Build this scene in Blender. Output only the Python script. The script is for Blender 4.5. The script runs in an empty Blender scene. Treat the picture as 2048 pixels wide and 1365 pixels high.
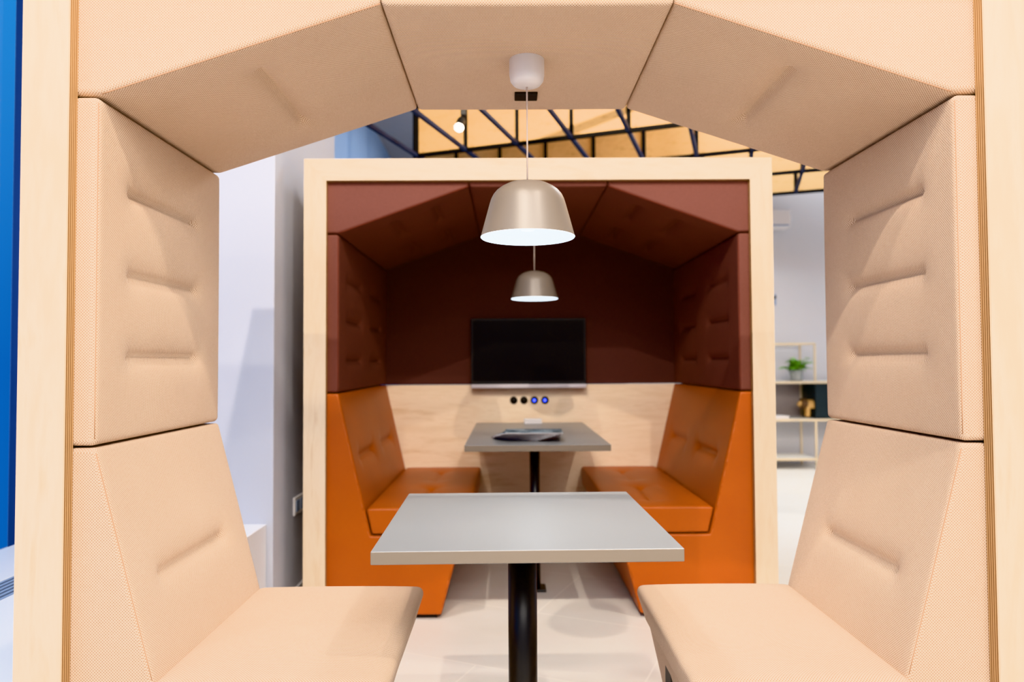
import bpy, bmesh, math, random
from mathutils import Vector, Matrix
random.seed(7)
S = bpy.context.scene
COL = S.collection
PI = math.pi
rad = math.radians

# ------------------------------------------------------------------ helpers
def lin(r, g, b):
    def f(c):
        c /= 255.0
        return c / 12.92 if c <= 0.04045 else ((c + 0.055) / 1.055) ** 2.4
    return (f(r), f(g), f(b), 1.0)

def tag(o, label=None, cat=None, group=None, kind=None):
    if label: o['label'] = label
    if cat: o['category'] = cat
    if group: o['group'] = group
    if kind: o['kind'] = kind
    return o

def thing(name, label, cat, loc=(0, 0, 0), rz=0.0, group=None):
    o = bpy.data.objects.new(name, None)
    o.empty_display_size = 0.1
    COL.objects.link(o)
    o.location = loc
    o.rotation_euler = (0, 0, rz)
    return tag(o, label, cat, group)

def link(name, bm, mat, parent=None, smooth=False, loc=None):
    bmesh.ops.recalc_face_normals(bm, faces=bm.faces[:])
    me = bpy.data.meshes.new(name)
    if smooth:
        for f in bm.faces:
            f.smooth = True
    bm.to_mesh(me)
    bm.free()
    for m in (mat if isinstance(mat, (list, tuple)) else [mat]):
        me.materials.append(m)
    o = bpy.data.objects.new(name, me)
    COL.objects.link(o)
    if parent: o.parent = parent
    if loc: o.location = loc
    return o

def struct(name, bm, mat, parent=None):
    o = link(name, bm, mat, parent)
    if not parent: o['kind'] = 'structure'
    return o

def box(bm, x0, x1, y0, y1, z0, z1, bev=0.0, seg=2, rot=None, mi=0):
    r = bmesh.ops.create_cube(bm, size=1.0)
    vs = r['verts']
    bmesh.ops.scale(bm, vec=(x1 - x0, y1 - y0, z1 - z0), verts=vs)
    fs = list({f for v in vs for f in v.link_faces})
    for f in fs: f.material_index = mi
    if bev > 0:
        es = list({e for v in vs for e in v.link_edges})
        rb = bmesh.ops.bevel(bm, geom=es, offset=bev, segments=seg, profile=0.5, affect='EDGES', clamp_overlap=True)
        vs = list({v for f in rb['faces'] for v in f.verts} | {v for v in vs if v.is_valid})
        for f in rb['faces']: f.material_index = mi
    c = Vector(((x0 + x1) / 2, (y0 + y1) / 2, (z0 + z1) / 2))
    M = Matrix.Translation(c)
    if rot is not None: M = M @ rot
    bmesh.ops.transform(bm, matrix=M, verts=vs)
    return vs

def nb(): return bmesh.new()

def boxobj(name, dims, mat, parent=None, bev=0.003, seg=2, rot=None):
    bm = nb()
    box(bm, *dims, bev=bev, seg=seg, rot=rot)
    return link(name, bm, mat, parent)

def lathe(bm, prof, cx=0, cy=0, seg=48, M=None):
    rings = []
    for r, z in prof:
        if r < 1e-6:
            rings.append([bm.verts.new((cx, cy, z))])
        else:
            rings.append([bm.verts.new((cx + r * math.cos(2 * PI * k / seg), cy + r * math.sin(2 * PI * k / seg), z)) for k in range(seg)])
    fs = []
    for a, b in zip(rings[:-1], rings[1:]):
        for k in range(seg):
            k2 = (k + 1) % seg
            if len(a) == 1 and len(b) == 1: continue
            if len(a) == 1: fs.append(bm.faces.new((a[0], b[k], b[k2])))
            elif len(b) == 1: fs.append(bm.faces.new((a[k], a[k2], b[0])))
            else: fs.append(bm.faces.new((a[k], a[k2], b[k2], b[k])))
    for f in fs: f.smooth = True
    if M is not None:
        bmesh.ops.transform(bm, matrix=M, verts=[v for r in rings for v in r])
    return fs

def tube(bm, pts, r, seg=8, caps=True):
    pts = [Vector(p) for p in pts]
    rings = []
    for i, p in enumerate(pts):
        d = (pts[min(i + 1, len(pts) - 1)] - pts[max(i - 1, 0)]).normalized()
        u = d.cross(Vector((0, 0, 1)))
        if u.length < 1e-3: u = d.cross(Vector((0, 1, 0)))
        u.normalize()
        w = d.cross(u).normalized()
        rings.append([bm.verts.new(p + r * (math.cos(2 * PI * k / seg) * u + math.sin(2 * PI * k / seg) * w)) for k in range(seg)])
    for a, b in zip(rings[:-1], rings[1:]):
        for k in range(seg):
            f = bm.faces.new((a[k], a[(k + 1) % seg], b[(k + 1) % seg], b[k]))
            f.smooth = True
    if caps:
        bm.faces.new(rings[0]); bm.faces.new(rings[-1])

def bar(bm, p, q, w, h=None):
    """square bar between two points"""
    h = h or w
    p, q = Vector(p), Vector(q)
    d = (q - p)
    L = d.length
    d.normalize()
    up = Vector((0, 0, 1)) if abs(d.z) < 0.95 else Vector((0, 1, 0))
    u = d.cross(up).normalized()
    v = u.cross(d)
    vs = []
    for t in (p, q):
        for a, b in ((-1, -1), (1, -1), (1, 1), (-1, 1)):
            vs.append(bm.verts.new(t + u * a * w / 2 + v * b * h / 2))
    for k in range(4):
        bm.faces.new((vs[k], vs[(k + 1) % 4], vs[4 + (k + 1) % 4], vs[4 + k]))
    bm.faces.new(vs[:4]); bm.faces.new(vs[4:])

# ------------------------------------------------------------------ materials
def mat(name, base=(0.8, 0.8, 0.8, 1), rough=0.5, metal=0.0, spec=0.5, emis=None, estr=0.0):
    m = bpy.data.materials.new(name)
    m.use_nodes = True
    b = m.node_tree.nodes['Principled BSDF']
    b.inputs['Base Color'].default_value = base
    b.inputs['Roughness'].default_value = rough
    b.inputs['Metallic'].default_value = metal
    b.inputs['Specular IOR Level'].default_value = spec
    if emis:
        b.inputs['Emission Color'].default_value = emis
        b.inputs['Emission Strength'].default_value = estr
    return m

class NT:
    def __init__(s, m):
        s.t = m.node_tree
        s.b = s.t.nodes['Principled BSDF']
    def n(s, typ, **kw):
        x = s.t.nodes.new(typ)
        for k, v in kw.items():
            if k.startswith('i_'):
                x.inputs[k[2:].replace('_', ' ')].default_value = v
            else:
                setattr(x, k, v)
        return x
    def l(s, a, b): s.t.links.new(a, b)
    def coord(s, out='Object', scale=(1, 1, 1), rot=(0, 0, 0)):
        c = s.n('ShaderNodeTexCoord')
        mp = s.n('ShaderNodeMapping')
        mp.inputs['Scale'].default_value = scale
        mp.inputs['Rotation'].default_value = rot
        s.l(c.outputs[out], mp.inputs['Vector'])
        return mp.outputs['Vector']
    def noise(s, vec, scale, detail=3, rough=0.5, dist=0.0):
        x = s.n('ShaderNodeTexNoise')
        x.inputs['Scale'].default_value = scale
        x.inputs['Detail'].default_value = detail
        x.inputs['Roughness'].default_value = rough
        x.inputs['Distortion'].default_value = dist
        s.l(vec, x.inputs['Vector'])
        return x.outputs['Fac']
    def ramp(s, fac, stops):
        x = s.n('ShaderNodeValToRGB')
        el = x.color_ramp.elements
        el[0].position, el[0].color = stops[0]
        el[1].position, el[1].color = stops[-1]
        for p, c in stops[1:-1]:
            e = el.new(p); e.color = c
        s.l(fac, x.inputs['Fac'])
        return x.outputs['Color']
    def mix(s, fac, a, b, typ='MIX'):
        x = s.n('ShaderNodeMix', data_type='RGBA', blend_type=typ)
        for sock, v in ((x.inputs[0], fac), (x.inputs[6], a), (x.inputs[7], b)):
            if hasattr(v, 'type') and hasattr(v, 'is_linked'): s.l(v, sock)
            else: sock.default_value = v
        return x.outputs[2]
    def math(s, op, a, b=None):
        x = s.n('ShaderNodeMath', operation=op)
        for i, v in enumerate((a, b)):
            if v is None: continue
            if hasattr(v, 'is_linked'): s.l(v, x.inputs[i])
            else: x.inputs[i].default_value = v
        return x.outputs[0]
    def bump(s, h, strength, dist=0.002):
        x = s.n('ShaderNodeBump')
        x.inputs['Strength'].default_value = strength
        x.inputs['Distance'].default_value = dist
        s.l(h, x.inputs['Height'])
        s.l(x.outputs['Normal'], s.b.inputs['Normal'])

def fabric(name, ca, cb, pitch=0.0042, bump=0.35, contrast=0.5, rough=0.95, sheen=0.12):
    m = mat(name, ca, rough, spec=0.15)
    t = NT(m)
    uv = t.coord('UV')
    sp = t.n('ShaderNodeSeparateXYZ'); t.l(uv, sp.inputs[0])
    k = 2 * PI / pitch
    su = t.math('SINE', t.math('MULTIPLY', sp.outputs[0], k))
    sv = t.math('SINE', t.math('MULTIPLY', sp.outputs[1], k))
    w = t.math('ADD', t.math('MULTIPLY', t.math('MULTIPLY', su, sv), 0.5), 0.5)
    streak = t.noise(t.coord('UV', (420, 40, 1)), 1.0, 2)
    streak2 = t.noise(t.coord('UV', (40, 420, 1)), 1.0, 2)
    st = t.math('MULTIPLY', t.math('ADD', streak, streak2), 0.5)
    fac = t.math('ADD', t.math('MULTIPLY', w, contrast), t.math('MULTIPLY', st, 1 - contrast))
    c = t.ramp(fac, [(0.15, cb), (0.7, ca)])
    blot = t.noise(t.coord('Object'), 6.0, 2)
    c2 = t.mix(t.math('MULTIPLY', blot, 0.16), c, cb)
    t.l(c2, t.b.inputs['Base Color'])
    t.b.inputs['Sheen Weight'].default_value = sheen
    t.b.inputs['Sheen Roughness'].default_value = 0.5
    t.bump(w, bump, 0.0008)
    return m

def leather(name, ca, cb, rough=0.4):
    m = mat(name, ca, rough, spec=0.45)
    t = NT(m)
    n = t.noise(t.coord('Object'), 4.0, 3)
    t.l(t.mix(n, ca, cb), t.b.inputs['Base Color'])
    v = t.n('ShaderNodeTexVoronoi'); v.inputs['Scale'].default_value = 420
    t.l(t.coord('Object'), v.inputs['Vector'])
    t.bump(v.outputs['Distance'], 0.12, 0.001)
    return m

def birch(name, grain='Z', ca=lin(240, 219, 190), cb=lin(224, 196, 160), rough=0.42):
    m = mat(name, ca, rough, spec=0.35)
    t = NT(m)
    sc = {'Z': (1, 1, .16), 'X': (.16, 1, 1), 'Y': (1, .16, 1)}[grain]
    v = t.coord('Object', sc)
    n1 = t.noise(v, 9.0, 4, 0.55, 1.6)
    n2 = t.noise(v, 70.0, 3, 0.6)
    n3 = t.noise(t.coord('Object', (1, 1, 1)), 2.4, 2)
    f = t.math('ADD', t.math('MULTIPLY', n1, 0.6), t.math('MULTIPLY', n2, 0.25))
    f = t.math('ADD', f, t.math('MULTIPLY', n3, 0.2))
    c = t.ramp(f, [(0.36, cb), (0.5, ca), (0.62, t_mid(ca, cb, .45))])
    vo = t.n('ShaderNodeTexVoronoi'); vo.inputs['Scale'].default_value = 5.5
    vo.inputs['Randomness'].default_value = 1.0
    t.l(t.coord('Object', sc), vo.inputs['Vector'])
    k = t.ramp(vo.outputs['Distance'], [(0.02, (1, 1, 1, 1)), (0.055, (0, 0, 0, 1))])
    c = t.mix(t.math('MULTIPLY', k, 0.28), c, lin(176, 132, 86))
    t.l(c, t.b.inputs['Base Color'])
    t.bump(n2, 0.05, 0.001)
    return m

def t_mid(a, b, f): return tuple(x * (1 - f) + y * f for x, y in zip(a, b))

def ply_edge(name):
    m = mat(name, lin(190, 140, 85), 0.6, spec=0.25)
    t = NT(m)
    v = t.coord('Object')
    sp = t.n('ShaderNodeSeparateXYZ'); t.l(v, sp.inputs[0])
    wob = t.noise(t.coord('Object', (1, 1, 0.4)), 14, 2)
    y = t.math('ADD', t.math('MULTIPLY', sp.outputs[1], 2 * PI / 0.0064), t.math('MULTIPLY', wob, 0.6))
    s = t.math('ADD', t.math('MULTIPLY', t.math('SINE', y), 0.5), 0.5)
    fine = t.noise(t.coord('Object', (60, 700, 3)), 1.0, 3)
    f = t.math('ADD', t.math('MULTIPLY', s, 0.6), t.math('MULTIPLY', fine, 0.4))
    c = t.ramp(f, [(0.2, lin(132, 98, 62)), (0.5, lin(176, 138, 96)), (0.85, lin(214, 182, 140))])
    t.l(c, t.b.inputs['Base Color'])
    return m

def plain(name, c, rough=0.6, amount=0.06, scale=3.0, bump=0.0, **kw):
    m = mat(name, c, rough, **kw)
    t = NT(m)
    n = t.noise(t.coord('Object'), scale, 3)
    dark = tuple(x * (1 - amount * 2) for x in c[:3]) + (1,)
    t.l(t.mix(n, c, dark), t.b.inputs['Base Color'])
    if bump: t.bump(t.noise(t.coord('Object'), scale * 60, 2), bump, 0.001)
    return m

M = {}
M['beige'] = fabric('beige_fabric', lin(238, 217, 193), lin(160, 116, 78), pitch=0.0060, contrast=0.74)
M['seam_beige'] = mat('beige_seam', lin(190, 148, 116), 0.9, spec=0.1)
M['red'] = fabric('brick_fabric', lin(130, 86, 77), lin(92, 61, 55), pitch=0.004, bump=0.2, sheen=0.0)
M['red_shaded'] = fabric('brick_fabric_shaded', lin(100, 70, 66), lin(70, 50, 48), pitch=0.004, bump=0.2, sheen=0.0)  # darker brick copy, the booth's inner shade put into the colour
M['seam_red'] = mat('brick_seam', lin(120, 58, 44), 0.9, spec=0.1)
M['leather'] = leather('tan_leather', lin(184, 94, 26), lin(166, 78, 18))
M['seam_tan'] = mat('tan_seam', lin(150, 74, 22), 0.7, spec=0.2)
M['birch_z'] = birch('birch_upright', 'Z')
M['birch_x'] = birch('birch_rail', 'X')
M['birch_back'] = birch('birch_back_panel', 'X', lin(244, 222, 194), lin(226, 198, 162))
M['birch_shell'] = birch('birch_shell', 'Y')
M['ply'] = ply_edge('ply_edge')
M['plypanel'] = birch('ceiling_ply', 'X', lin(232, 188, 128), lin(208, 160, 100), 0.6)
M['black'] = plain('black_metal', lin(20, 20, 22), 0.35, 0.1, 40, spec=0.5)
M['matt_black'] = plain('matt_black', lin(18, 18, 20), 0.7, 0.1, 40, spec=0.15)
M['bar_blue_lit'] = plain('black_bar_blue_lit', lin(46, 56, 84), 0.6, 0.1, 40, spec=0.2)  # black bars; the blue light falling on them is mixed into the colour
M['black_rough'] = plain('black_plastic', lin(16, 16, 17), 0.5, 0.1, 40)
M['laminate'] = plain('grey_laminate', lin(138, 139, 140), 0.28, 0.02, 5, spec=0.5)
M['lam_edge'] = plain('laminate_edge', lin(128, 116, 102), 0.4, 0.02, 5)
M['shade_out'] = plain('lamp_shade_taupe', lin(116, 107, 98), 0.38, 0.02, 5, spec=0.5)
M['shade_in'] = mat('lamp_inside', (0.9, 0.92, 0.95, 1), 0.5, emis=(0.80, 0.92, 1.0, 1), estr=2.4)
M['bulb'] = mat('lamp_bulb', (1, 1, 1, 1), 0.5, emis=(0.80, 0.92, 1.0, 1), estr=14)
M['white_plastic'] = plain('white_plastic', lin(232, 228, 228), 0.4, 0.02, 8)
M['cord'] = plain('lamp_cord', lin(206, 188, 178), 0.7, 0.05, 80)
M['wall'] = plain('white_wall', lin(194, 197, 208), 0.85, 0.02, 2, bump=0.05)
M['wall_grey'] = plain('grey_wall', lin(205, 203, 206), 0.85, 0.02, 2, bump=0.05)
M['wall_dusk_lit'] = plain('wall_dusk_tint', lin(160, 190, 232), 0.85, 0.02, 2)  # bluish dusk light from the window painted into the wall colour
M['ceil'] = plain('grey_ceiling', lin(186, 186, 192), 0.9, 0.03, 2)
M['white'] = plain('white_lacquer', lin(238, 240, 244), 0.35, 0.01, 3)
M['slat'] = plain('grille_slat', lin(150, 168, 196), 0.4, 0.02, 3)
M['dark_gap'] = plain('grille_gap', lin(50, 60, 80), 0.8, 0.02, 3)
M['win_frame'] = plain('window_frame_blue', lin(44, 66, 120), 0.5, 0.03, 5)
M['screen'] = plain('screen_black', (0.004, 0.004, 0.005, 1), 0.36, 0.0, 3, spec=0.2)
M['bezel'] = plain('bezel_black', (0.008, 0.008, 0.009, 1), 0.4, 0.0, 3)
M['silver'] = plain('silver_bar', lin(206, 200, 206), 0.35, 0.03, 20, spec=0.5)
M['blue_led'] = mat('blue_led', (0.01, 0.02, 0.2, 1), 0.3, emis=(0.03, 0.08, 1.0, 1), estr=3.0)
M['page'] = plain('magazine_pages', lin(236, 226, 222), 0.7, 0.1, 120)
M['brass'] = plain('brass_rod', lin(224, 204, 172), 0.4, 0.05, 20, metal=0.3)
M['shelf_white'] = plain('shelf_pale', lin(216, 214, 208), 0.4, 0.03, 6)
M['shelf_dark'] = plain('shelf_dark_green', lin(32, 44, 48), 0.5, 0.04, 6)
M['shelf_grey'] = plain('shelf_grey_panel', lin(158, 148, 146), 0.6, 0.04, 6)
M['soil'] = plain('brown_soil', lin(96, 62, 36), 0.9, 0.3, 60)
M['leaf'] = plain('fern_leaf', lin(124, 190, 54), 0.5, 0.3, 9)
M['toy'] = plain('toy_wood', lin(206, 162, 100), 0.5, 0.15, 14)
M['toy_dark'] = plain('toy_dark_wood', lin(92, 66, 40), 0.6, 0.2, 40)
M['spot_glow'] = mat('spot_lens', (1, 1, 1, 1), 0.4, emis=(1, 0.95, 0.86, 1), estr=30)

def floor_mat():
    m = mat('floor_tile', lin(230, 222, 212), 0.38, spec=0.4)
    t = NT(m)
    v = t.coord('Object', (1, 1, 1), (0, 0, rad(24)))
    br = t.n('ShaderNodeTexBrick')
    br.offset = 0.5
    br.inputs['Scale'].default_value = 1.0
    br.inputs['Brick Width'].default_value = 1.2
    br.inputs['Row Height'].default_value = 0.6
    br.inputs['Mortar Size'].default_value = 0.003
    br.inputs['Mortar Smooth'].default_value = 0.1
    br.inputs['Color1'].default_value = lin(230, 227, 221)
    br.inputs['Color2'].default_value = lin(224, 220, 213)
    br.inputs['Mortar'].default_value = lin(244, 240, 232)
    t.l(v, br.inputs['Vector'])
    n = t.noise(t.coord('Object', (1, 1.7, 1)), 3.0, 5, 0.6, 0.6)
    c = t.mix(t.math('MULTIPLY', n, 0.35), br.outputs['Color'], lin(196, 186, 174))
    t.l(c, t.b.inputs['Base Color'])
    return m
M['floor'] = floor_mat()

def glass_mat():
    m = bpy.data.materials.new('window_glass')
    m.use_nodes = True
    nt = m.node_tree
    nt.nodes.clear()
    o = nt.nodes.new('ShaderNodeOutputMaterial')
    mx = nt.nodes.new('ShaderNodeMixShader')
    tr = nt.nodes.new('ShaderNodeBsdfTransparent')
    tr.inputs[0].default_value = (0.9, 0.95, 1.0, 1)
    gl = nt.nodes.new('ShaderNodeBsdfGlossy')
    gl.inputs['Roughness'].default_value = 0.02
    mx.inputs[0].default_value = 0.05
    nt.links.new(tr.outputs[0], mx.inputs[1])
    nt.links.new(gl.outputs[0], mx.inputs[2])
    nt.links.new(mx.outputs[0], o.inputs[0])
    return m
M['glass'] = glass_mat()

def vase_glass():
    m = mat('vase_glass', (0.9, 0.93, 0.92, 1), 0.05, spec=0.5)
    b = m.node_tree.nodes['Principled BSDF']
    b.inputs['Transmission Weight'].default_value = 0.7
    b.inputs['IOR'].default_value = 1.2
    return m
M['vase'] = vase_glass()

def cover_mat(name, seed, c1, c2, c3):
    m = mat(name, c1, 0.6)
    t = NT(m)
    v = t.n('ShaderNodeTexVoronoi')
    v.inputs['Scale'].default_value = 24
    v.distance = 'CHEBYCHEV'
    mp = t.coord('Object')
    t.t.nodes[-1].inputs['Location'].default_value = (seed, seed * .37, 0)
    t.l(mp, v.inputs['Vector'])
    sp = t.n('ShaderNodeSeparateColor'); t.l(v.outputs['Color'], sp.inputs[0])
    c = t.ramp(sp.outputs[0], [(0.2, c1), (0.55, c2), (0.9, c3)])
    t.l(c, t.b.inputs['Base Color'])
    return m

# ------------------------------------------------------------------ cushion builder
def area2(p):
    return sum(a[0] * b[1] - b[0] * a[1] for a, b in zip(p, p[1:] + p[:1]))

def prism(name, poly, y0, y1, m, parent, r=0.012, fil=0.012, dents=(), res=0.05, dres=0.0105,
          puff=0.0, s=1, warp=None, fsegs=4, dent=(0.021, 0.010, 0.006, 0.045)):
    """upholstered block: polygon in x/z, extruded along depth, every edge rounded, with stitched grooves.
    dents: (x, z, ya, yb) stitch lines running along depth on the surface."""
    poly = [tuple(p) for p in poly]
    if area2(poly) < 0: poly = poly[::-1]
    n = len(poly)
    per = []         # (x, z, nx, nz, bulge)
    rs = dres if dents else res
    fl = fil if isinstance(fil, dict) else {}
    f0 = fil if not isinstance(fil, dict) else fil.get('d', 0.012)
    info = []
    for i in range(n):
        p0, p1, p2 = Vector(poly[i - 1]), Vector(poly[i]), Vector(poly[(i + 1) % n])
        e0, e1 = (p1 - p0).normalized(), (p2 - p1).normalized()
        n0, n1 = Vector((e0.y, -e0.x)), Vector((e1.y, -e1.x))
        turn = math.atan2(e0.x * e1.y - e0.y * e1.x, e0.dot(e1))
        rf = fl.get(i, f0)
        t = rf * math.tan(abs(turn) / 2)
        info.append((p1, e0, e1, n0, n1, turn, rf, t))
    for i in range(n):
        p1, e0, e1, n0, n1, turn, rf, t = info[i]
        if turn > 0.02:
            c = p1 - (n0 + n1) / (1 + n0.dot(n1)) * rf
            a0 = math.atan2(n0.y, n0.x)
            for k in range(fsegs + 1):
                a = a0 + turn * k / fsegs
                d = Vector((math.cos(a), math.sin(a)))
                q = c + d * rf
                per.append((q.x, q.y, d.x, d.y, 0.0))
        else:
            d = (n0 + n1) / (1 + n0.dot(n1))
            per.append((p1.x, p1.y, d.x, d.y, 0.0))
            t = 0
        j = (i + 1) % n
        pn = info[j]
        tn = pn[7] if pn[5] > 0.02 else 0
        L = (pn[0] - p1).length
        a, b = p1 + e1 * t, pn[0] - e1 * tn
        Ls = (b - a).length
        k = max(1, int(Ls / rs))
        for q in range(1, k):
            f = q / k
            w = a.lerp(b, f)
            per.append((w.x, w.y, n1.x, n1.y, (4 * f * (1 - f)) ** 0.6 if L > 0.15 else 0.0))
    ys = []
    for k in range(fsegs + 1):
        a = k / fsegs * PI / 2
        ys.append((y0 + r * (1 - math.cos(a)), r * (1 - math.sin(a))))
    L = (y1 - y0) - 2 * r
    k = max(2, int(L / rs))
    for q in range(1, k):
        ys.append((y0 + r + L * q / k, 0.0))
    for k in range(fsegs, -1, -1):
        a = k / fsegs * PI / 2
        ys.append((y1 - r * (1 - math.cos(a)), r * (1 - math.sin(a))))
    bm = nb()
    uvl = bm.loops.layers.uv.new('UVMap')
    cum = [0.0]
    for a, b in zip(per[:-1], per[1:]):
        cum.append(cum[-1] + math.hypot(a[0] - b[0], a[1] - b[1]))
    total = cum[-1] + math.hypot(per[0][0] - per[-1][0], per[0][1] - per[-1][1])
    arc = [0.0]
    for a, b in zip(ys[:-1], ys[1:]):
        arc.append(arc[-1] + math.hypot(a[0] - b[0], a[1] - b[1]))
    dp, dw, bp, bw = dent
    rings = []
    for (y, ins) in ys:
        v01 = (y - y0) / (y1 - y0)
        py = max(0.0, 4 * v01 * (1 - v01)) ** 0.5
        ring = []
        for (x, z, nx, nz, bulge) in per:
            off = -ins + puff * bulge * py
            for (dx, dz, ya, yb) in dents:
                cs = math.hypot(x - dx, z - dz)
                if cs < 0.2:
                    oy = max(0.0, ya - y, y - yb)
                    d2 = cs * cs + oy * oy
                    off -= dp * math.exp(-math.sqrt(d2) / dw) + bp * math.exp(-d2 / (bw * bw))
            X, Y, Z = x + nx * off, y, z + nz * off
            if warp: X, Y, Z = warp(X, Y, Z)
            ring.append(bm.verts.new((s * X, Y, Z)))
        rings.append(ring)
    m_ = len(per)
    for ri in range(len(rings) - 1):
        a, b = rings[ri], rings[ri + 1]
        for q in range(m_):
            q2 = (q + 1) % m_
            f = bm.faces.new((a[q], a[q2], b[q2], b[q]))
            f.smooth = True
            us = (cum[q], cum[q2] if q2 else total, cum[q2] if q2 else total, cum[q])
            vs = (arc[ri], arc[ri], arc[ri + 1], arc[ri + 1])
            for lp, u, v in zip(f.loops, us, vs):
                lp[uvl].uv = (u, v)
    for ring in (rings[0], rings[-1]):
        f = bm.faces.new(ring)
        f.smooth = False
        for lp in f.loops:
            lp[uvl].uv = (lp.vert.co.x, lp.vert.co.z)
    caps = [f for f in bm.faces if len(f.verts) > 4]
    if any(q[5] < -0.02 for q in info):
        bmesh.ops.triangulate(bm, faces=caps, quad_method='BEAUTY', ngon_method='EAR_CLIP')
    return link(name, bm, m, parent)

def seam(parent, pts, m, r=0.0011):
    bm = nb()
    tube(bm, pts, r, 6)
    return link('seam', bm, m, parent)

def lerp2(a, b, t): return (a[0] + (b[0] - a[0]) * t, a[1] + (b[1] - a[1]) * t)

# ------------------------------------------------------------------ booths
def frame_piece(name, quad, y0, y1, mface, parent, inner):
    """mitred board: quad of (x,z) corners; the edge between corners inner[0], inner[1] shows the ply layers"""
    bm = nb()
    a = [bm.verts.new((x, y0, z)) for x, z in quad]
    b = [bm.verts.new((x, y1, z)) for x, z in quad]
    bm.faces.new(a); bm.faces.new(b)
    for k in range(4):
        k2 = (k + 1) % 4
        f = bm.faces.new((a[k], a[k2], b[k2], b[k]))
        f.material_index = 1
    es = [e for e in bm.edges if all(v.co.y == y0 for v in e.verts)]
    bmesh.ops.bevel(bm, geom=es, offset=0.0015, segments=2, affect='EDGES')
    return link(name, bm, [mface, M['ply']], parent)

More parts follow.
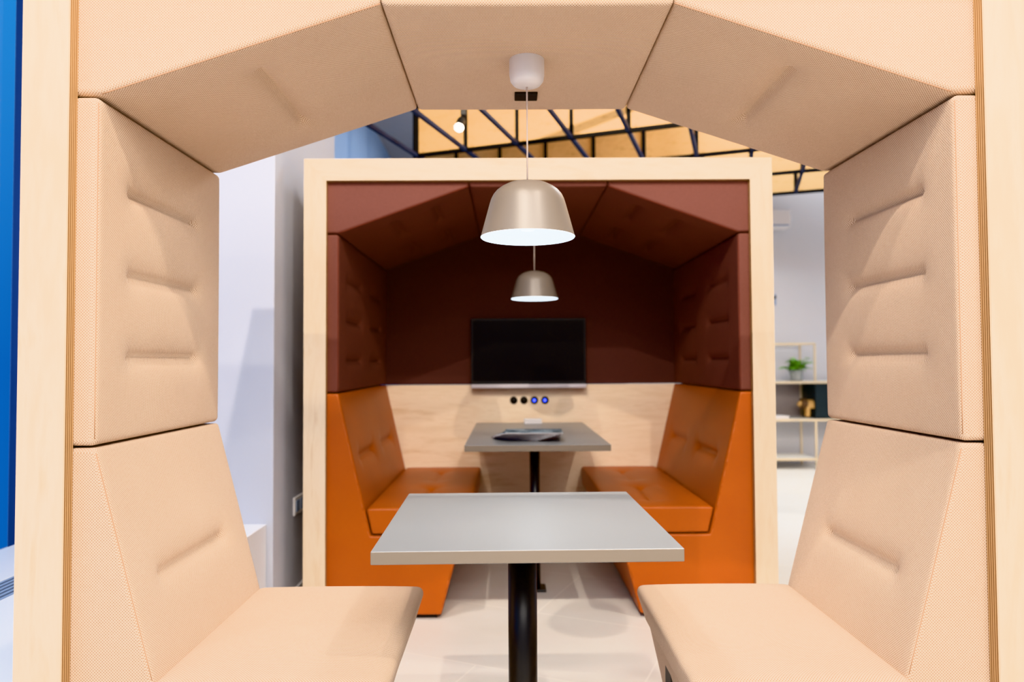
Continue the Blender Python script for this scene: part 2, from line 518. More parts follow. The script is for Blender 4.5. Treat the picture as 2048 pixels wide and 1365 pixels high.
def booth(name, label, loc, D, zs, zf, zb, fabric_top, seam_top, fabric_low, seam_low, rows, back, near, rz=0.0, taper=0.0):
    R = thing(name, label, 'meeting booth', loc, rz)
    HI, HO, ZI, ZO = 0.920, 1.015, 1.896, 1.990
    T = 0.030                                  # board thickness
    y0, y1 = T, D
    warp = (lambda x, y, z: (x * (1 - taper * y / D), y, z)) if taper else None
    # wooden front frame
    for s in (-1, 1):
        frame_piece('frame_post', [(s * HI, 0.0), (s * HO, 0.0), (s * HO, ZO), (s * HI, ZI)], 0, T, M['birch_z'], R, None)
    frame_piece('frame_rail', [(-HO, ZO), (HO, ZO), (HI, ZI), (-HI, ZI)], 0, T, M['birch_x'], R, None)
    # outer shell
    for s in (-1, 1):
        bm = nb(); box(bm, s * 0.955 - 0.012, s * 0.955 + 0.012, T, D, 0.0, 1.965, bev=0.001)
        if warp:
            for v in bm.verts: v.co = Vector(warp(*v.co))
        link('shell_side', bm, M['birch_shell'], R)
    bm = nb(); box(bm, -0.943, 0.943, T, D, 1.941, 1.965, bev=0.001)
    if warp:
        for v in bm.verts: v.co = Vector(warp(*v.co))
    link('shell_roof', bm, M['birch_shell'], R)
    XO = 0.942
    g = 0.0025
    # ceiling cushions
    A, B = (0.874, zs), (0.305, zf)
    o = prism('ceiling_cushion', [(-0.303, 1.938), (-0.303, zf), (0.303, zf), (0.303, 1.938)], y0, y1, fabric_top, R,
              r=0.010, fil=0.014, puff=0.004, res=0.03)
    for s in (-1, 1):
        dn = []
        for (ya, yb) in rows:
            for tt in ((0.5,) if near else (0.38, 0.72)):
                p = lerp2(A, B, tt); dn.append((p[0], p[1], ya, yb))
        o = prism('slanted_cushion', [(XO, zs + g), (0.874, zs + g), (0.305, zf + g), (0.305, 1.938), (XO, 1.938)], y0, y1, fabric_top, R,
                  r=0.011, fil={'d': 0.011}, dents=dn, puff=0.003, s=s, warp=warp, dent=(0.028, 0.011, 0.010, 0.05))
        e = 0.0045
        pts = []
        for k in range(25):
            f = k / 24
            x, z = lerp2((XO - 0.02, zs + g), (0.874, zs + g), f) if False else lerp2(A, B, f)
            bul = 0.0
            pts.append((s * (x - 0.001), y0 + e, z + e + 0.0))
        seam(o, pts, seam_top)
        # upright side cushions
        xb = 0.876 if near else 0.872
        dn = [(xb, z, ya, yb) for z in ((1.478, 1.296, 1.116)) for (ya, yb) in rows]
        o = prism('side_cushion', [(XO, zb + g), (XO, zs - g), (xb, zs - g), (xb, zb + g)], y0, y1, fabric_top, R,
                  r=0.011, fil=0.013, dents=dn, puff=0.004, s=s, warp=warp)
        pts = [(s * (xb + 0.0035), y0 + 0.0035, zb + 0.016 + (zs - zb - 0.03) * k / 10) for k in range(11)]
        seam(o, pts, seam_top)
        # backrest
        bt, bb = ((0.876, zb), (0.756, 0.470)) if near else ((0.872, zb), (0.758, 0.470))
        low = lerp2(bt, bb, 1.235)
        gz = lerp2(bt, bb, (zb - 0.655) / (zb - 0.485)) if near else lerp2(bt, bb, (zb - 0.69) / (zb - 0.485))
        dn = [(gz[0], gz[1], ya, yb) for (ya, yb) in rows]
        if near: poly = [(XO, low[1]), (XO, zb - g), (bt[0], zb - g), low]
        else: poly = [(XO, 0.02), (XO, zb - g), (bt[0], zb - g), (0.732, 0.358), (0.340, 0.358), (0.428, 0.02)]
        o = prism('backrest' if near else 'bench_shell', poly, y0, y1, fabric_low, R,
                  r=0.009, fil={'d': 0.009}, dents=dn, puff=0.004 if near else 0.0, s=s, warp=warp,
                  dent=(0.022, 0.010, 0.006, 0.045) if near else (0.024, 0.010, 0.011, 0.05))
        pts = []
        for k in range(11):
            x, z = lerp2(bt, bb, 0.03 + 0.97 * k / 10)
            pts.append((s * (x + 0.003), y0 + 0.003, z))
        seam(o, pts, seam_low)
        # seat and its base
        sx0 = (0.312 if s > 0 else 0.280) if near else 0.304
        st = 0.468 if near else 0.476
        if near:
            poly = [(0.765, st), (sx0, st), (sx0 + 0.034, 0.360), (0.730, 0.360)]
            dn = [((sx0 + 0.74) / 2, st, ya, yb) for (ya, yb) in rows]
            o = prism('seat', poly, 0.012, y1, fabric_low, R, r=0.022, fil={'d': 0.018}, dents=dn, puff=0.010, s=s,
                      dent=(0.002, 0.014, 0.004, 0.06))
            pts = [(s * (0.335 + 0.39 * k / 12), 0.0150, st - 0.010 + 0.001 * math.sin(k)) for k in range(13)]
            seam(o, pts, seam_low)
            prism('seat_base', [(XO, 0.358), (sx0 + 0.042, 0.358), (0.43, 0.012), (XO, 0.012)], y0, y1, fabric_low, R, r=0.008, fil=0.008, s=s)
            if s == 1:
                bm = nb(); box(bm, 0.366, 0.392, 0.42, 0.50, 0.20, 0.33, bev=0.008)
                link('cable_port', bm, M['black_rough'], R)['label'] = 'small black port in the seat base'
        else:
            poly = [(0.752, st), (sx0, st), (sx0 + 0.004, 0.366), (0.726, 0.366)]
            dn = [((sx0 + 0.74) / 2, st, ya, yb) for (ya, yb) in rows]
            o = prism('seat', poly, y0, y1 - 0.01, fabric_low, R, r=0.010, fil={'d': 0.011}, dents=dn, puff=0.008, s=s,
                      dent=(0.018, 0.010, 0.012, 0.06))
            bm = nb(); box(bm, s * 0.69 - 0.24, s * 0.69 + 0.24, y0 + 0.03, y1 - 0.05, 0.0, 0.02)
            link('plinth', bm, M['black_rough'], R)
    # black plate under the roof, behind the lamp canopy
    if near:
        bm = nb(); box(bm, -0.022, 0.040, 0.50, 0.55, zf - 0.011, zf + 0.002, bev=0.002)
        link('cable_plate', bm, M['black_rough'], R)['label'] = 'small black plate behind the lamp canopy'
    if back:
        bm = nb(); box(bm, -0.945, 0.945, D - 0.002, D + 0.028, 0.0, zb - 0.004, bev=0.001)
        link('back_panel', bm, M['birch_back'], R)['label'] = 'pale birch lower back panel'
        prism('back_cushion', [(-0.945, zb), (0.945, zb), (0.945, 1.96), (-0.945, 1.96)], D - 0.004, D + 0.028, M['red_shaded'], R, r=0.006, fil=0.006)
    return R

NX, NY = 0.045, 1.440
FX, FY = 0.138, 3.120
FD = 1.280
near_rows = [(0.17, 0.50)]
far_rows = [(0.22, 0.52), (0.78, 1.08)]
booth('meeting_booth', 'open beige upholstered booth with pale birch frame, nearest, surrounding the view', (NX, NY, 0), 0.655,
      1.652, 1.838, 0.935, M['beige'], M['seam_beige'], M['beige'], M['seam_beige'], near_rows, False, True)
booth('meeting_booth', 'brick red and tan leather booth with birch frame, standing behind the beige booth', (FX, FY, 0), FD,
      1.668, 1.872, 0.974, M['red'], M['seam_red'], M['leather'], M['seam_tan'], far_rows, True, False)

# ------------------------------------------------------------------ tables
def table(label, loc, rz, w, d, h, t, pole_r, pole_y, square):
    R = thing('pedestal_table', label, 'table', loc, rz)
    bm = nb(); box(bm, -w / 2, w / 2, -d / 2, d / 2, h - t, h, bev=0.0022, seg=3)
    for f in bm.faces:
        f.normal_update()
        f.material_index = 1 if abs(f.normal.z) < 0.3 else 0
    link('tabletop', bm, [M['laminate'], M['lam_edge']], R)
    bm = nb()
    lathe(bm, [(0, 0.012), (pole_r, 0.012), (pole_r, h - t - 0.006), (0, h - t - 0.006)], 0, pole_y, 40)
    for f in bm.faces:
        f.smooth = len(f.verts) == 4
    link('pole', bm, M['black'], R)
    bm = nb(); box(bm, -0.14, 0.14, pole_y - 0.14, pole_y + 0.14, h - t - 0.008, h - t, bev=0.002)
    link('mounting_plate', bm, M['black'], R)
    bm = nb()
    if square: box(bm, -0.05, 0.05, pole_y - 0.05, pole_y + 0.05, 0.0, 0.012, bev=0.003)
    else: lathe(bm, [(0, 0), (0.2, 0), (0.2, 0.008), (0.19, 0.013), (0, 0.013)], 0, pole_y, 48)
    link('base_plate', bm, M['black'], R)
    return R
table('grey laminate table with round black pole, nearest, inside the beige booth', (0.034, 1.805, 0), rad(1.0), 0.636, 0.655, 0.722, 0.027, 0.0355, 0.0, False)
FTH = 0.743
table('grey laminate table under the monitor, magazines on it, in the red booth', (0.130, 3.77, 0), 0.0, 0.640, 1.20, FTH, 0.028, 0.0245, -0.21, True)

# ------------------------------------------------------------------ pendant lamps
def pendant(label, loc, ztop, zbot, energy):
    """loc = plan position; ztop = roof underside, zbot = rim of shade"""
    R = thing('pendant_lamp', label, 'lamp', (loc[0], loc[1], ztop))
    zt = 0.0
    bm = nb()
    lathe(bm, [(0, 0), (0.0415, 0), (0.0425, -0.004), (0.0425, -0.040), (0.040, -0.054), (0.033, -0.063), (0.022, -0.067), (0.006, -0.069), (0.0, -0.069)], seg=40)
    link('canopy', bm, M['white_plastic'], R)
    b = zbot - ztop
    bm = nb(); tube(bm, [(0, 0, -0.06), (0, 0, b + 0.12)], 0.0022, 8)
    link('cord', bm, M['cord'], R)
    prof = [(0.0, .135), (0.026, .1335), (0.049, .1275), (0.064, .1195), (0.0745, .1115), (0.0825, .102), (0.088, .091), (0.0915, .080), (0.1135, .0)]
    bm = nb()
    lathe(bm, [(r, b + z) for r, z in prof], seg=64)
    sh = link('shade', bm, M['shade_out'], R)
    bm = nb()
    lathe(bm, [(0.1135, b)] + [(max(0, r - 0.0022), b + z - 0.0022) for r, z in prof[::-1]][0:], seg=64)
    link('shade_lining', bm, M['shade_in'], sh)
    bm = nb()
    lathe(bm, [(0, b + 0.128), (0.016, b + 0.128), (0.018, b + .08), (0.030, b + 0.06), (0.033, b + 0.045), (0.028, b + 0.027), (0.015, b + 0.016), (0, b + 0.013)], seg=24)
    link('bulb', bm, M['bulb'], R)
    L = bpy.data.lights.new('lamp_glow', 'SPOT')
    L.energy = energy; L.color = (0.82, 0.92, 1.0); L.shadow_soft_size = 0.07
    L.spot_size = rad(130); L.spot_blend = 0.7
    o = bpy.data.objects.new('lamp_glow', L); COL.objects.link(o)
    o.parent = R; o.location = (0, 0, b + 0.002)
    return R
pendant('taupe pendant lamp with white canopy, hanging from the beige booth roof', (0.050, 1.735), 1.837, 1.403, 12)
pendant('taupe pendant lamp farther back, hanging above the magazines in the red booth', (0.132, 3.50), 1.8705, 1.412, 4)

# ------------------------------------------------------------------ far booth fittings
BY = FY + FD - 0.002
R = thing('monitor', 'flat black screen with silver bar on the red booth back wall', 'monitor', (0.125, BY, 1.165))
boxobj('mount', (-0.15, 0.15, -0.03, 0.0, -0.10, 0.12), M['black_rough'], R, 0.003)
boxobj('casing', (-0.345, 0.345, -0.060, -0.03, -0.195, 0.205), M['bezel'], R, 0.004)
boxobj('screen', (-0.333, 0.333, -0.0612, -0.0595, -0.172, 0.193), M['screen'], R, 0.0004, 1)
o = boxobj('speaker_bar', (-0.345, 0.345, -0.082, -0.045, -0.214, -0.190), M['silver'], R, 0.006, 3)
o['label'] = 'silver bar along the bottom edge'

def socket(x, lit, label):
    R = thing('wall_socket', label, 'socket', (x, BY, 0.876), group=None)
    bm = nb()
    Mx = Matrix.Rotation(rad(90), 4, 'X')
    lathe(bm, [(0, 0), (0.0225, 0), (0.0225, 0.006), (0.0205, 0.0085), (0.018, 0.0085), (0.0165, 0.004), (0, 0.004)], seg=32, M=Mx)
    link('rim', bm, M['black_rough'], R)
    bm = nb()
    lathe(bm, [(0, 0.0042), (0.0155, 0.0042), (0.0155, 0.006), (0.0, 0.0065)], seg=28, M=Mx)
    o = link('core', bm, M['black_rough'], R)
    if lit:
        bm = nb()
        lathe(bm, [(0, 0.0066), (0.0105, 0.0064), (0.0105, 0.0078), (0, 0.0088)], seg=24, M=Matrix.Translation((-0.001, 0, -0.001)) @ Mx)
        link('light', bm, M['blue_led'], R)['label'] = 'glowing blue centre'
    else:
        bm = nb()
        for dx in (-0.006, 0.006):
            lathe(bm, [(0, 0.0066), (0.0022, 0.0066), (0.0022, 0.0072), (0, 0.0072)], dx, 0, 10, M=Mx)
        link('contact', bm, M['bezel'], R)
socket(0.036, False, 'plain black round socket under the monitor, leftmost of four')
socket(0.098, False, 'plain black round socket under the monitor, beside the blue ones')
socket(0.161, True, 'black round socket glowing blue, nearer the two plain black ones')
socket(0.225, True, 'black round socket glowing blue, rightmost of four under the monitor')

R = thing('remote_box', 'small white box on the back edge of the far table', 'box', (0.148, 4.30, FTH))
boxobj('shell', (-0.053, 0.053, -0.03, 0.03, 0.0, 0.014), M['white_plastic'], R, 0.004)
boxobj('lid', (-0.053, 0.053, -0.022, 0.03, 0.016, 0.028), M['white_plastic'], R, 0.004)

# fan of magazines
covers = [cover_mat('cover_a', 1.3, lin(56, 74, 84), lin(106, 124, 136), lin(196, 200, 202)),
          cover_mat('cover_b', 4.1, lin(84, 100, 110), lin(160, 170, 176), lin(46, 58, 64))]
cov_red = cover_mat('cover_red', 2.2, lin(120, 44, 36), lin(86, 40, 40), lin(60, 80, 84))
NM = 8
names_pos = ['lowest', 'second from the bottom', 'third from the bottom', 'fourth from the bottom',
             'fourth from the top', 'third from the top', 'second from the top', 'topmost']
px, py = 0.255, 3.485
for i in range(NM):
    ang = rad(36 - 4.9 * i)
    t = 0.0046
    R = thing('magazine', 'blue grey magazine on the far table, %s of the fanned stack' % names_pos[i], 'magazine',
              (px, py, FTH + 0.0006 + i * (t + 0.0006)), ang, 'fanned magazines on the far table')
    R.rotation_euler = (0, 0, -ang)
    w, h = 0.265, 0.200
    boxobj('pages', (-w + 0.002, -0.001, -h + 0.001, -0.002, 0.0007, t - 0.0007), M['page'], R, 0.0)
    boxobj('cover', (-w, 0, -h, 0, t - 0.0007, t), covers[i % 2], R, 0.0)
    boxobj('cover', (-w, 0, -h, 0, 0.0, 0.0007), cov_red if i % 3 == 0 else covers[0], R, 0.0)
    boxobj('spine', (-w - 0.0006, -w + 0.0006, -h, 0, 0.0, t), cov_red if i < 5 else covers[1], R, 0.0)

# ------------------------------------------------------------------ room shell
XL, XR, YB, YF, ZC = -1.80, 5.0, 12.0, -3.0, 4.30
bm = nb(); box(bm, XL - 0.2, XR + 0.2, YF - 0.2, YB + 0.2, -0.1, 0.0); struct('floor', bm, M['floor'])
bm = nb(); box(bm, XL - 0.2, XR + 0.2, YF - 0.2, YB + 0.2, ZC, ZC + 0.1); struct('ceiling', bm, M['ceil'])
bm = nb(); box(bm, XR, XR + 0.2, YF, YB, 0, ZC); struct('wall_right', bm, M['wall'])
bm = nb(); box(bm, XL, XR, YF - 0.2, YF, 0, ZC); struct('wall_front', bm, M['wall'])
bm = nb(); box(bm, XL, 1.30, YB, YB + 0.2, 0, ZC); struct('wall_back', bm, M['wall_grey'])
bm = nb(); box(bm, 1.30, XR, 7.90, YB + 0.2, 0, ZC); struct('wall_right_rear', bm, M['wall_grey'])
# left wall with the window opening (y 0.4 .. 2.72)
WY0, WY1, WZ0, WZ1 = -0.60, 2.93, 0.38, 3.9
bm = nb()
box(bm, XL - 0.2, XL, YF, WY0, 0, ZC)
box(bm, XL - 0.2, XL, WY1, 4.2, 0, ZC)
box(bm, XL - 0.2, XL, WY0, WY1, 0, WZ0)
box(bm, XL - 0.2, XL, WY0, WY1, WZ1, ZC)
struct('wall_left', bm, M['wall'])
bm = nb(); box(bm, XL - 0.2, XL, 4.2, YB, 0, ZC); struct('wall_left_rear', bm, M['wall_dusk_lit'])
bm = nb(); box(bm, XL, -0.960, 2.985, 4.02, 0, ZC, bev=0.004); struct('wall_pier', bm, M['wall'])
bm = nb(); box(bm, -0.960, -0.948, 2.99, 4.02, 0, 0.10, bev=0.002); struct('baseboard_pier', bm, M['wall_grey'])
bm = nb(); box(bm, 1.30, XR, 7.885, 7.90, 0, 0.08); struct('baseboard_back', bm, M['wall_grey'])
W = thing('window_1', None, None, (XL, 0, 0)); W['kind'] = 'structure'
bm = nb()
fw, fw2 = 0.07, 0.16
box(bm, -0.09, 0.0, WY0, WY0 + fw, WZ0, WZ1)
box(bm, -0.09, 0.0, WY1 - fw2, WY1, WZ0, WZ1)
box(bm, -0.09, 0.0, 1.05, 1.05 + fw, WZ0, WZ1)
box(bm, -0.09, 0.0, WY0 + fw, WY1 - fw, WZ1 - fw, WZ1)
box(bm, -0.09, 0.0, WY0 + fw, WY1 - fw, WZ0, WZ0 + 0.012)
link('window_frame', bm, M['win_frame'], W)
bm = nb(); box(bm, -0.078, -0.070, WY0 + fw, 1.05, WZ0 + 0.012, WZ1 - fw); link('window_pane', bm, M['glass'], W)
bm = nb(); box(bm, -0.078, -0.070, 1.05 + fw, WY1 - fw2, WZ0 + 0.012, WZ1 - fw); link('window_pane', bm, M['glass'], W)

# low white radiator cover along the window
R = thing('radiator_cover', 'long low white radiator cover below the blue window', 'radiator cover', (0, 0, 0))
bm = nb()
gx0, gx1 = -1.535, -1.412
box(bm, XL + 0.001, gx0, -0.8, 2.983, 0.0, 0.450, bev=0.003)
box(bm, gx1, -0.986, -0.8, 2.983, 0.0, 0.450, bev=0.003)
box(bm, gx0, gx1, -0.8, 2.983, 0.0, 0.42)
link('cabinet', bm, M['white'], R)
bm = nb()
for k in range(6):
    x = gx0 + 0.008 + k * (gx1 - gx0 - 0.016) / 5
    box(bm, x - 0.005, x + 0.005, -0.8, 2.98, 0.425, 0.449)
link('vent_grille', bm, M['slat'], R)['label'] = 'grey blue slatted vent strip'

# socket on the pier, right beside the far booth
R = thing('wall_outlet', 'small white outlet low on the grey pier beside the red booth', 'outlet', (-0.960, 3.33, 0.464))
boxobj('faceplate', (0.0, 0.010, -0.075, 0.075, -0.04, 0.04), M['white_plastic'], R, 0.003)
boxobj('insert', (0.0095, 0.013, -0.06, -0.01, -0.025, 0.025), M['slat'], R, 0.001)
boxobj('insert', (0.0095, 0.013, 0.01, 0.06, -0.025, 0.025), M['slat'], R, 0.001)

# ------------------------------------------------------------------ suspended grid with plywood
G = thing('ceiling_grid', 'black hanging metal grid with plywood panels above the red booth', 'ceiling grid', (-0.73, 5.88, 2.80))
d2 = Vector((math.cos(rad(21)), -math.sin(rad(21)), 0)) * 0.435
d1 = Vector((math.sin(rad(18)), math.cos(rad(18)), 0)) * 0.85
def N(j, k): return d2 * j + d1 * k
PH = 0.62
JM = 9
bm = nb(); bar(bm, (0, 0, 0), (0, 0, ZC - 2.80), 0.032); post0 = link('hanger', bm, M['matt_black'], G)
a = N(0, 0); b = N(1, 0)
bm = nb(); bar(bm, (0, 0, 0), d2, 0.006, PH - 0.03)
panel0 = link('plywood_panel', bm, M['plypanel'], G)
panel0.location = (0, 0, PH / 2)
first_p, first_h = True, True
for k in range(4):
    j0 = 5 if k == 3 else (0 if k == 0 else -1)
    for zz in (0, PH):
        bm = nb(); bar(bm, N(j0, k) + Vector((0, 0, zz)), N(JM, k) + Vector((0, 0, zz)), 0.030)
        link('cross_bar', bm, M['matt_black'], G)
    for j in range(j0, JM + 1):
        if first_h: h = post0; first_h = False
        else:
            h = post0.copy(); COL.objects.link(h); h.parent = G
        h.location = N(j, k)
        if j < JM:
            if first_p: p = panel0; first_p = False
            else:
                p = panel0.copy(); COL.objects.link(p); p.parent = G
            p.location = N(j, k) + Vector((0, 0, PH / 2))
for j in range(0, JM + 1):
    kmax = 3.0 if j >= 5 else 2.4
    bm = nb(); bar(bm, N(j, -1.4) + Vector((0, 0, 0.0)), N(j, kmax), 0.028)
    link('depth_bar', bm, M['bar_blue_lit'], G)

# track spotlight in front of the plywood
R = thing('track_spotlight', 'black track spotlight glowing white in front of the plywood grid', 'spotlight', (-0.30, 5.00, 2.765))
boxobj('track', (-0.9, 1.2, -0.017, 0.017, 0.35, 0.385), M['black_rough'], R, 0.002)
bm = nb(); tube(bm, [(0, 0, 0.36), (0.0, 0, 0.10), (-0.004, 0.0, 0.02)], 0.008, 8); link('stem', bm, M['black_rough'], R)
boxobj('adapter', (-0.02, 0.02, -0.018, 0.018, 0.06, 0.13), M['black_rough'], R, 0.004)
T1 = Matrix.Translation((-0.012, 0, 0.03)) @ Matrix.Rotation(rad(-42), 4, 'X') @ Matrix.Rotation(rad(8), 4, 'Y')
bm = nb(); lathe(bm, [(0, 0), (0.028, 0), (0.031, -0.01), (0.031, -0.10), (0.035, -0.10), (0.034, -0.09), (0, -0.09)][:4], seg=28, M=T1)
link('body', bm, M['black_rough'], R)
bm = nb(); lathe(bm, [(0.0, -0.098), (0.030, -0.098), (0.030, -0.106), (0.023, -0.113), (0, -0.116)], seg=28, M=T1)
link('lens', bm, M['spot_glow'], R)['label'] = 'glowing white lens'

# white unit on the back wall
R = thing('wall_unit', 'white box unit high on the back wall right of the red booth', 'wall unit', (2.90, 7.90, 2.63))
boxobj('casing', (-0.30, 0.14, -0.20, 0.0, -0.09, 0.10), M['white_plastic'], R, 0.01)
boxobj('bracket', (0.14, 0.165, -0.15, -0.02, -0.02, 0.05), M['white_plastic'], R, 0.004)
boxobj('outlet_slot', (-0.28, 0.12, -0.204, -0.19, -0.075, -0.06), M['slat'], R, 0.001)
R = thing('wall_hook', 'small dark hook on the pale back wall near the booth frame', 'hook', (2.915, 7.90, 1.78))
boxobj('plate', (-0.025, 0.025, -0.008, 0.0, -0.06, 0.06), M['slat'], R, 0.003)
bm = nb(); tube(bm, [(0, 0, 0.02), (0, -0.05, 0.015), (0, -0.06, 0.04)], 0.008, 8); link('peg', bm, M['black_rough'], R)

# ------------------------------------------------------------------ shelf with plant, toy and book
SX, SY = 2.20, 7.42
R = thing('shelving_unit', 'pale open shelving with thin brass rods by the back wall', 'shelf', (0, 0, 0))
for (x0, x1, z) in ((2.2, 3.75, 0.90), (2.2, 3.75, 0.515), (2.2, 3.165, 0.115)):
    o = boxobj('shelf_board', (x0, x1, SY, SY + 0.38, z - 0.018, z), M['shelf_white'], R, 0.002)
    bm = nb(); bar(bm, (x0, SY - 0.006, z - 0.012), (x1, SY - 0.006, z - 0.012), 0.012, 0.024)
    link('edge_rail', bm, M['brass'], o)
for (x, z1) in ((2.21, 1.29), (3.15, 1.29), (3.74, 0.9)):
    for y, za, zb_ in ((SY, 0, 0.5), (SY, 0.9, z1), (SY + 0.375, 0, z1)):
        if zb_ - za < 0.05: continue
        bm = nb(); bar(bm, (x, y, za), (x, y, zb_), 0.018); link('upright', bm, M['brass'], R)
for y in (SY, SY + 0.375):
    bm = nb(); bar(bm, (2.21, y, 1.285), (3.15, y, 1.285), 0.018); link('top_rail', bm, M['brass'], R)
for x in (2.21, 3.15):
    bm = nb(); bar(bm, (x, SY, 1.285), (x, SY + 0.375, 1.285), 0.018); link('top_rail', bm, M['brass'], R)
boxobj('back_panel', (2.2, 3.40, SY + 0.372, SY + 0.379, 0.52, 0.88), M['shelf_grey'], R, 0.001)
boxobj('cupboard', (3.16, 3.74, SY + 0.02, SY + 0.37, 0.518, 0.878), M['shelf_dark'], R, 0.003)['label'] = 'dark green closed compartment'

R = thing('potted_fern', 'green fern in a glass pot on the upper shelf', 'plant', (3.005, SY + 0.12, 0.90))
bm = nb(); lathe(bm, [(0, 0.002), (0.058, 0.002), (0.062, 0.01), (0.066, 0.115), (0.062, 0.115), (0.058, 0.012), (0, 0.008)], seg=32)
link('glass_pot', bm, M['vase'], R)
bm = nb(); lathe(bm, [(0, 0.010), (0.056, 0.010), (0.060, 0.055), (0.03, 0.062), (0, 0.064)], seg=28)
link('soil', bm, M['soil'], R)
bm = nb()
def frond(bm, base, az, reach, lift, droop, size):
    n = 12
    pts = []
    for k in range(n + 1):
        t = k / n
        rr = reach * t
        z = lift * math.sin(min(1.0, t * 1.25) * PI / 2) - droop * t * t
        pts.append(Vector((base[0] + rr * math.cos(az), base[1] + rr * math.sin(az), base[2] + z)))
    side = Vector((-math.sin(az), math.cos(az), 0))
    for k in range(3, n):
        d = (pts[k + 1] - pts[k]).normalized()
        L = size * math.sin(PI * (0.25 + 0.7 * k / n))
        for s in (-1, 1):
            tip = pts[k] + side * s * L + d * L * 0.5 + Vector((0, 0, random.uniform(-.3, .5) * L))
            w = d * L * 0.3
            mid = (pts[k] + tip) / 2
            vs = [bm.verts.new(p) for p in (pts[k], mid - w, tip, mid + w)]
            bm.faces.new(vs)
    for a_, b_ in zip(pts[:-1], pts[1:]):
        w = side * 0.0022
        bm.faces.new([bm.verts.new(p) for p in (a_ - w, a_ + w, b_ + w, b_ - w)])
for k in range(46):
    frond(bm, (random.uniform(-.03, .03), random.uniform(-.03, .03), 0.10), random.uniform(0, 2 * PI), random.uniform(0.06, 0.17),
          random.uniform(0.03, 0.15), random.uniform(0.0, 0.05), random.uniform(0.025, 0.042))
for az in (PI, PI + 0.2, PI - 0.22, 0.0, 0.25):
    frond(bm, (0, 0, 0.085), az + random.uniform(-.1, .1), 0.20, 0.07, 0.035, 0.04)
link('foliage', bm, M['leaf'], R)

# carved wooden animal: skinned skeleton
def skin_body(name, verts, edges, m, parent, sub=2):
    me = bpy.data.meshes.new(name)
    me.from_pydata([v[0] for v in verts], edges, [])
    o = bpy.data.objects.new(name, me); COL.objects.link(o); o.parent = parent
    md = o.modifiers.new('Skin', 'SKIN')
    sk = me.skin_vertices[0].data
    for i, v in enumerate(verts):
        sk[i].radius = v[1] if isinstance(v[1], tuple) else (v[1], v[1])
    sk[0].use_root = True
    o.modifiers.new('Sub', 'SUBSURF').render_levels = sub
    o.modifiers['Sub'].levels = sub
    me.materials.append(m)
    for p in me.polygons: p.use_smooth = True
    md.use_smooth_shade = True
    return o
R = thing('animal_figurine', 'small carved wooden animal with dark mane on the middle shelf', 'figurine', (3.17, SY + 0.10, 0.515))
R.scale = (1.32, 1.32, 1.25)
V = [((0.03, 0, 0.118), 0.036), ((-0.03, 0, 0.116), 0.036), ((-0.075, 0, 0.128), 0.034), ((-0.105, 0, 0.122), 0.026), ((-0.122, 0, 0.100), 0.015),
     ((0.075, 0, 0.115), 0.034), ((0.098, 0, 0.105), 0.016), ((0.112, 0, 0.080), 0.010), ((0.114, 0, 0.055), 0.009)]
E = [(0, 1), (1, 2), (2, 3), (3, 4), (0, 5), (5, 6), (6, 7), (7, 8)]
for (src, x, y) in ((5, 0.078, 0.026), (5, 0.072, -0.026), (1, -0.048, 0.026), (1, -0.055, -0.026)):
    i0 = len(V)
    V += [((x, y, 0.085), 0.020), ((x + 0.004, y, 0.045), 0.015), ((x, y, 0.010), 0.016)]
    E += [(src, i0), (i0, i0 + 1), (i0 + 1, i0 + 2)]
skin_body('body', V, E, M['toy'], R)
bm = nb()
lathe(bm, [(0, 0.030), (0.030, 0.026), (0.044, 0.010), (0.046, -0.012), (0.036, -0.030), (0.0, -0.034)], seg=20,
      M=Matrix.Translation((-0.070, 0, 0.118)) @ Matrix.Rotation(rad(90), 4, 'Y'))
link('mane', bm, M['toy_dark'], R)
bm = nb()
for s in (-1, 1):
    lathe(bm, [(0, 0.006), (0.009, 0.004), (0.011, 0), (0.009, -0.004), (0, -0.006)], seg=12, M=Matrix.Translation((-0.09, s * 0.026, 0.155)) @ Matrix.Rotation(rad(80), 4, 'Y'))
link('ears', bm, M['toy_dark'], R)
R = thing('book', 'flat pale book lying on the middle shelf left of the figurine', 'book', (2.80, SY + 0.06, 0.515), rad(6))
boxobj('cover', (-0.12, 0.11, 0.0, 0.16, 0.0, 0.003), M['shelf_grey'], R, 0.0)
boxobj('pages', (-0.117, 0.107, 0.002, 0.158, 0.003, 0.022), M['page'], R, 0.0)
boxobj('cover', (-0.12, 0.11, 0.0, 0.16, 0.022, 0.025), M['white'], R, 0.0)

# ------------------------------------------------------------------ lights
def spot(loc, target, energy, size, blend=0.4, color=(1, 0.80, 0.58), r=0.03):
    L = bpy.data.lights.new('track_light', 'SPOT')
    L.energy = energy; L.color = color; L.spot_size = rad(size); L.spot_blend = blend; L.shadow_soft_size = r
    o = bpy.data.objects.new('track_light', L); COL.objects.link(o)
    o.location = loc
    o.rotation_euler = (Vector(target) - Vector(loc)).to_track_quat('-Z', 'Y').to_euler()
    return o
def area(loc, target, energy, sx, sy, color):  # added soft fill for ambient light, no known ceiling panels
    L = bpy.data.lights.new('soft_fill_light', 'AREA')
    L.shape = 'RECTANGLE'; L.size = sx; L.size_y = sy; L.energy = energy; L.color = color
    o = bpy.data.objects.new('soft_fill_light', L); COL.objects.link(o)
    o.location = loc
    o.rotation_euler = (Vector(target) - Vector(loc)).to_track_quat('-Z', 'Y').to_euler()
    return o
WARM = (1.0, 0.88, 0.75)
spot((-1.0, 0.0, 4.1), (0.1, 1.9, 0.9), 150, 80, 0.5, WARM)
spot((1.4, -0.1, 4.1), (0.2, 1.9, 0.9), 260, 80, 0.5, WARM)
spot((1.05, 0.3, 4.1), (0.56, 1.72, 0.47), 330, 24, 0.6, (1, 0.9, 0.8))
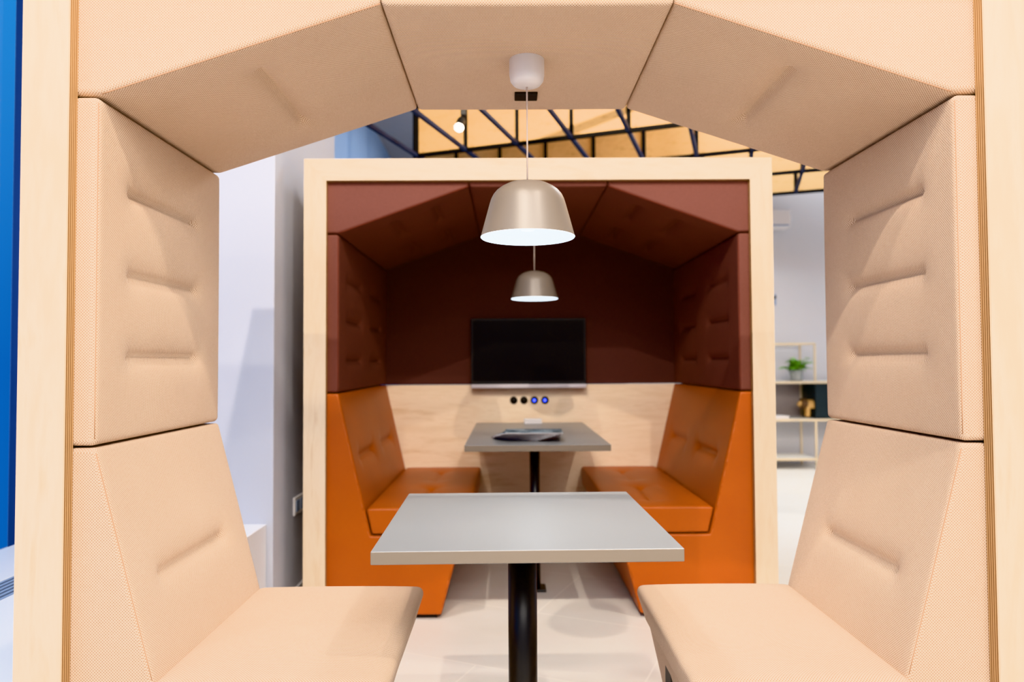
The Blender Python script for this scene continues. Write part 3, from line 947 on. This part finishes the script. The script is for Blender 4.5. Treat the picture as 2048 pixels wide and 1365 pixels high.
spot((-0.3, 0.3, 4.1), (-0.42, 1.8, 0.47), 110, 22, 0.6, (1, 0.9, 0.8))
spot((0.6, -2.0, 3.9), (0.1, 3.0, 1.3), 100, 60, 0.6, WARM)
spot((-0.5, -0.9, 4.1), (0.2, 4.0, 1.0), 480, 50, 0.5, WARM)
spot((-0.6, 2.1, 3.9), (-0.2, 2.35, 0.0), 190, 48, 0.6, WARM)
spot((1.0, 2.1, 3.9), (0.6, 2.35, 0.0), 190, 48, 0.6, WARM)
spot((-1.35, 0.9, 4.1), (-1.4, 2.3, 0.4), 90, 50, 0.7, (0.86, 0.92, 1.0))  # cool spot added to brighten the radiator cover and pier
spot((0.3, 3.6, 4.1), (0.9, 6.2, 3.1), 600, 100, 0.6, (1, 0.84, 0.64))
spot((2.3, 4.5, 4.0), (2.9, 6.9, 0.6), 270, 100, 0.6, (1, 0.96, 0.93))
area((0.6, -1.9, 3.6), (0.2, 1.5, 0.9), 310, 4.0, 2.4, (1, 0.95, 0.90))
area((2.6, 5.6, 4.2), (2.6, 6.0, 0), 240, 2.0, 2.4, (0.84, 0.92, 1.0))
area((0.0, 8.6, 4.2), (0.0, 8.6, 0), 40, 1.6, 2.4, (0.9, 0.95, 1.0))

w = bpy.data.worlds.new('dusk'); S.world = w
w.use_nodes = True
nt = w.node_tree
bg = nt.nodes['Background']
tc = nt.nodes.new('ShaderNodeTexCoord')
sp = nt.nodes.new('ShaderNodeSeparateXYZ')
rp = nt.nodes.new('ShaderNodeValToRGB')
rp.color_ramp.elements[0].position = 0.0; rp.color_ramp.elements[0].color = lin(26, 100, 178)
rp.color_ramp.elements[1].position = 0.6; rp.color_ramp.elements[1].color = lin(70, 160, 225)
nt.links.new(tc.outputs['Generated'], sp.inputs[0])
nt.links.new(sp.outputs[2], rp.inputs[0])
nt.links.new(rp.outputs[0], bg.inputs[0])
bg.inputs[1].default_value = 1.3

# ------------------------------------------------------------------ camera
FPX = 1450.0
cam = bpy.data.cameras.new('camera')
cam.sensor_width = 36.0
cam.lens = 36.0 * FPX / 2048.0
co = bpy.data.objects.new('camera', cam); COL.objects.link(co)
yaw = -math.atan((1024 - 1015) / FPX)
pitch = math.atan((727 - 682.5) / FPX)
roll = rad(-0.30)
Rm = Matrix.Rotation(yaw, 4, 'Z') @ Matrix.Rotation(PI / 2 + pitch, 4, 'X') @ Matrix.Rotation(roll, 4, 'Z')
co.matrix_world = Matrix.Translation((0, 0, 1.10)) @ Rm
cam.dof.use_dof = True
cam.dof.focus_distance = 1.62
cam.dof.aperture_fstop = 2.6
cam.clip_start = 0.05
S.camera = co
S.view_settings.view_transform = 'Khronos PBR Neutral'
S.view_settings.look = 'None'
S.view_settings.exposure = -0.13
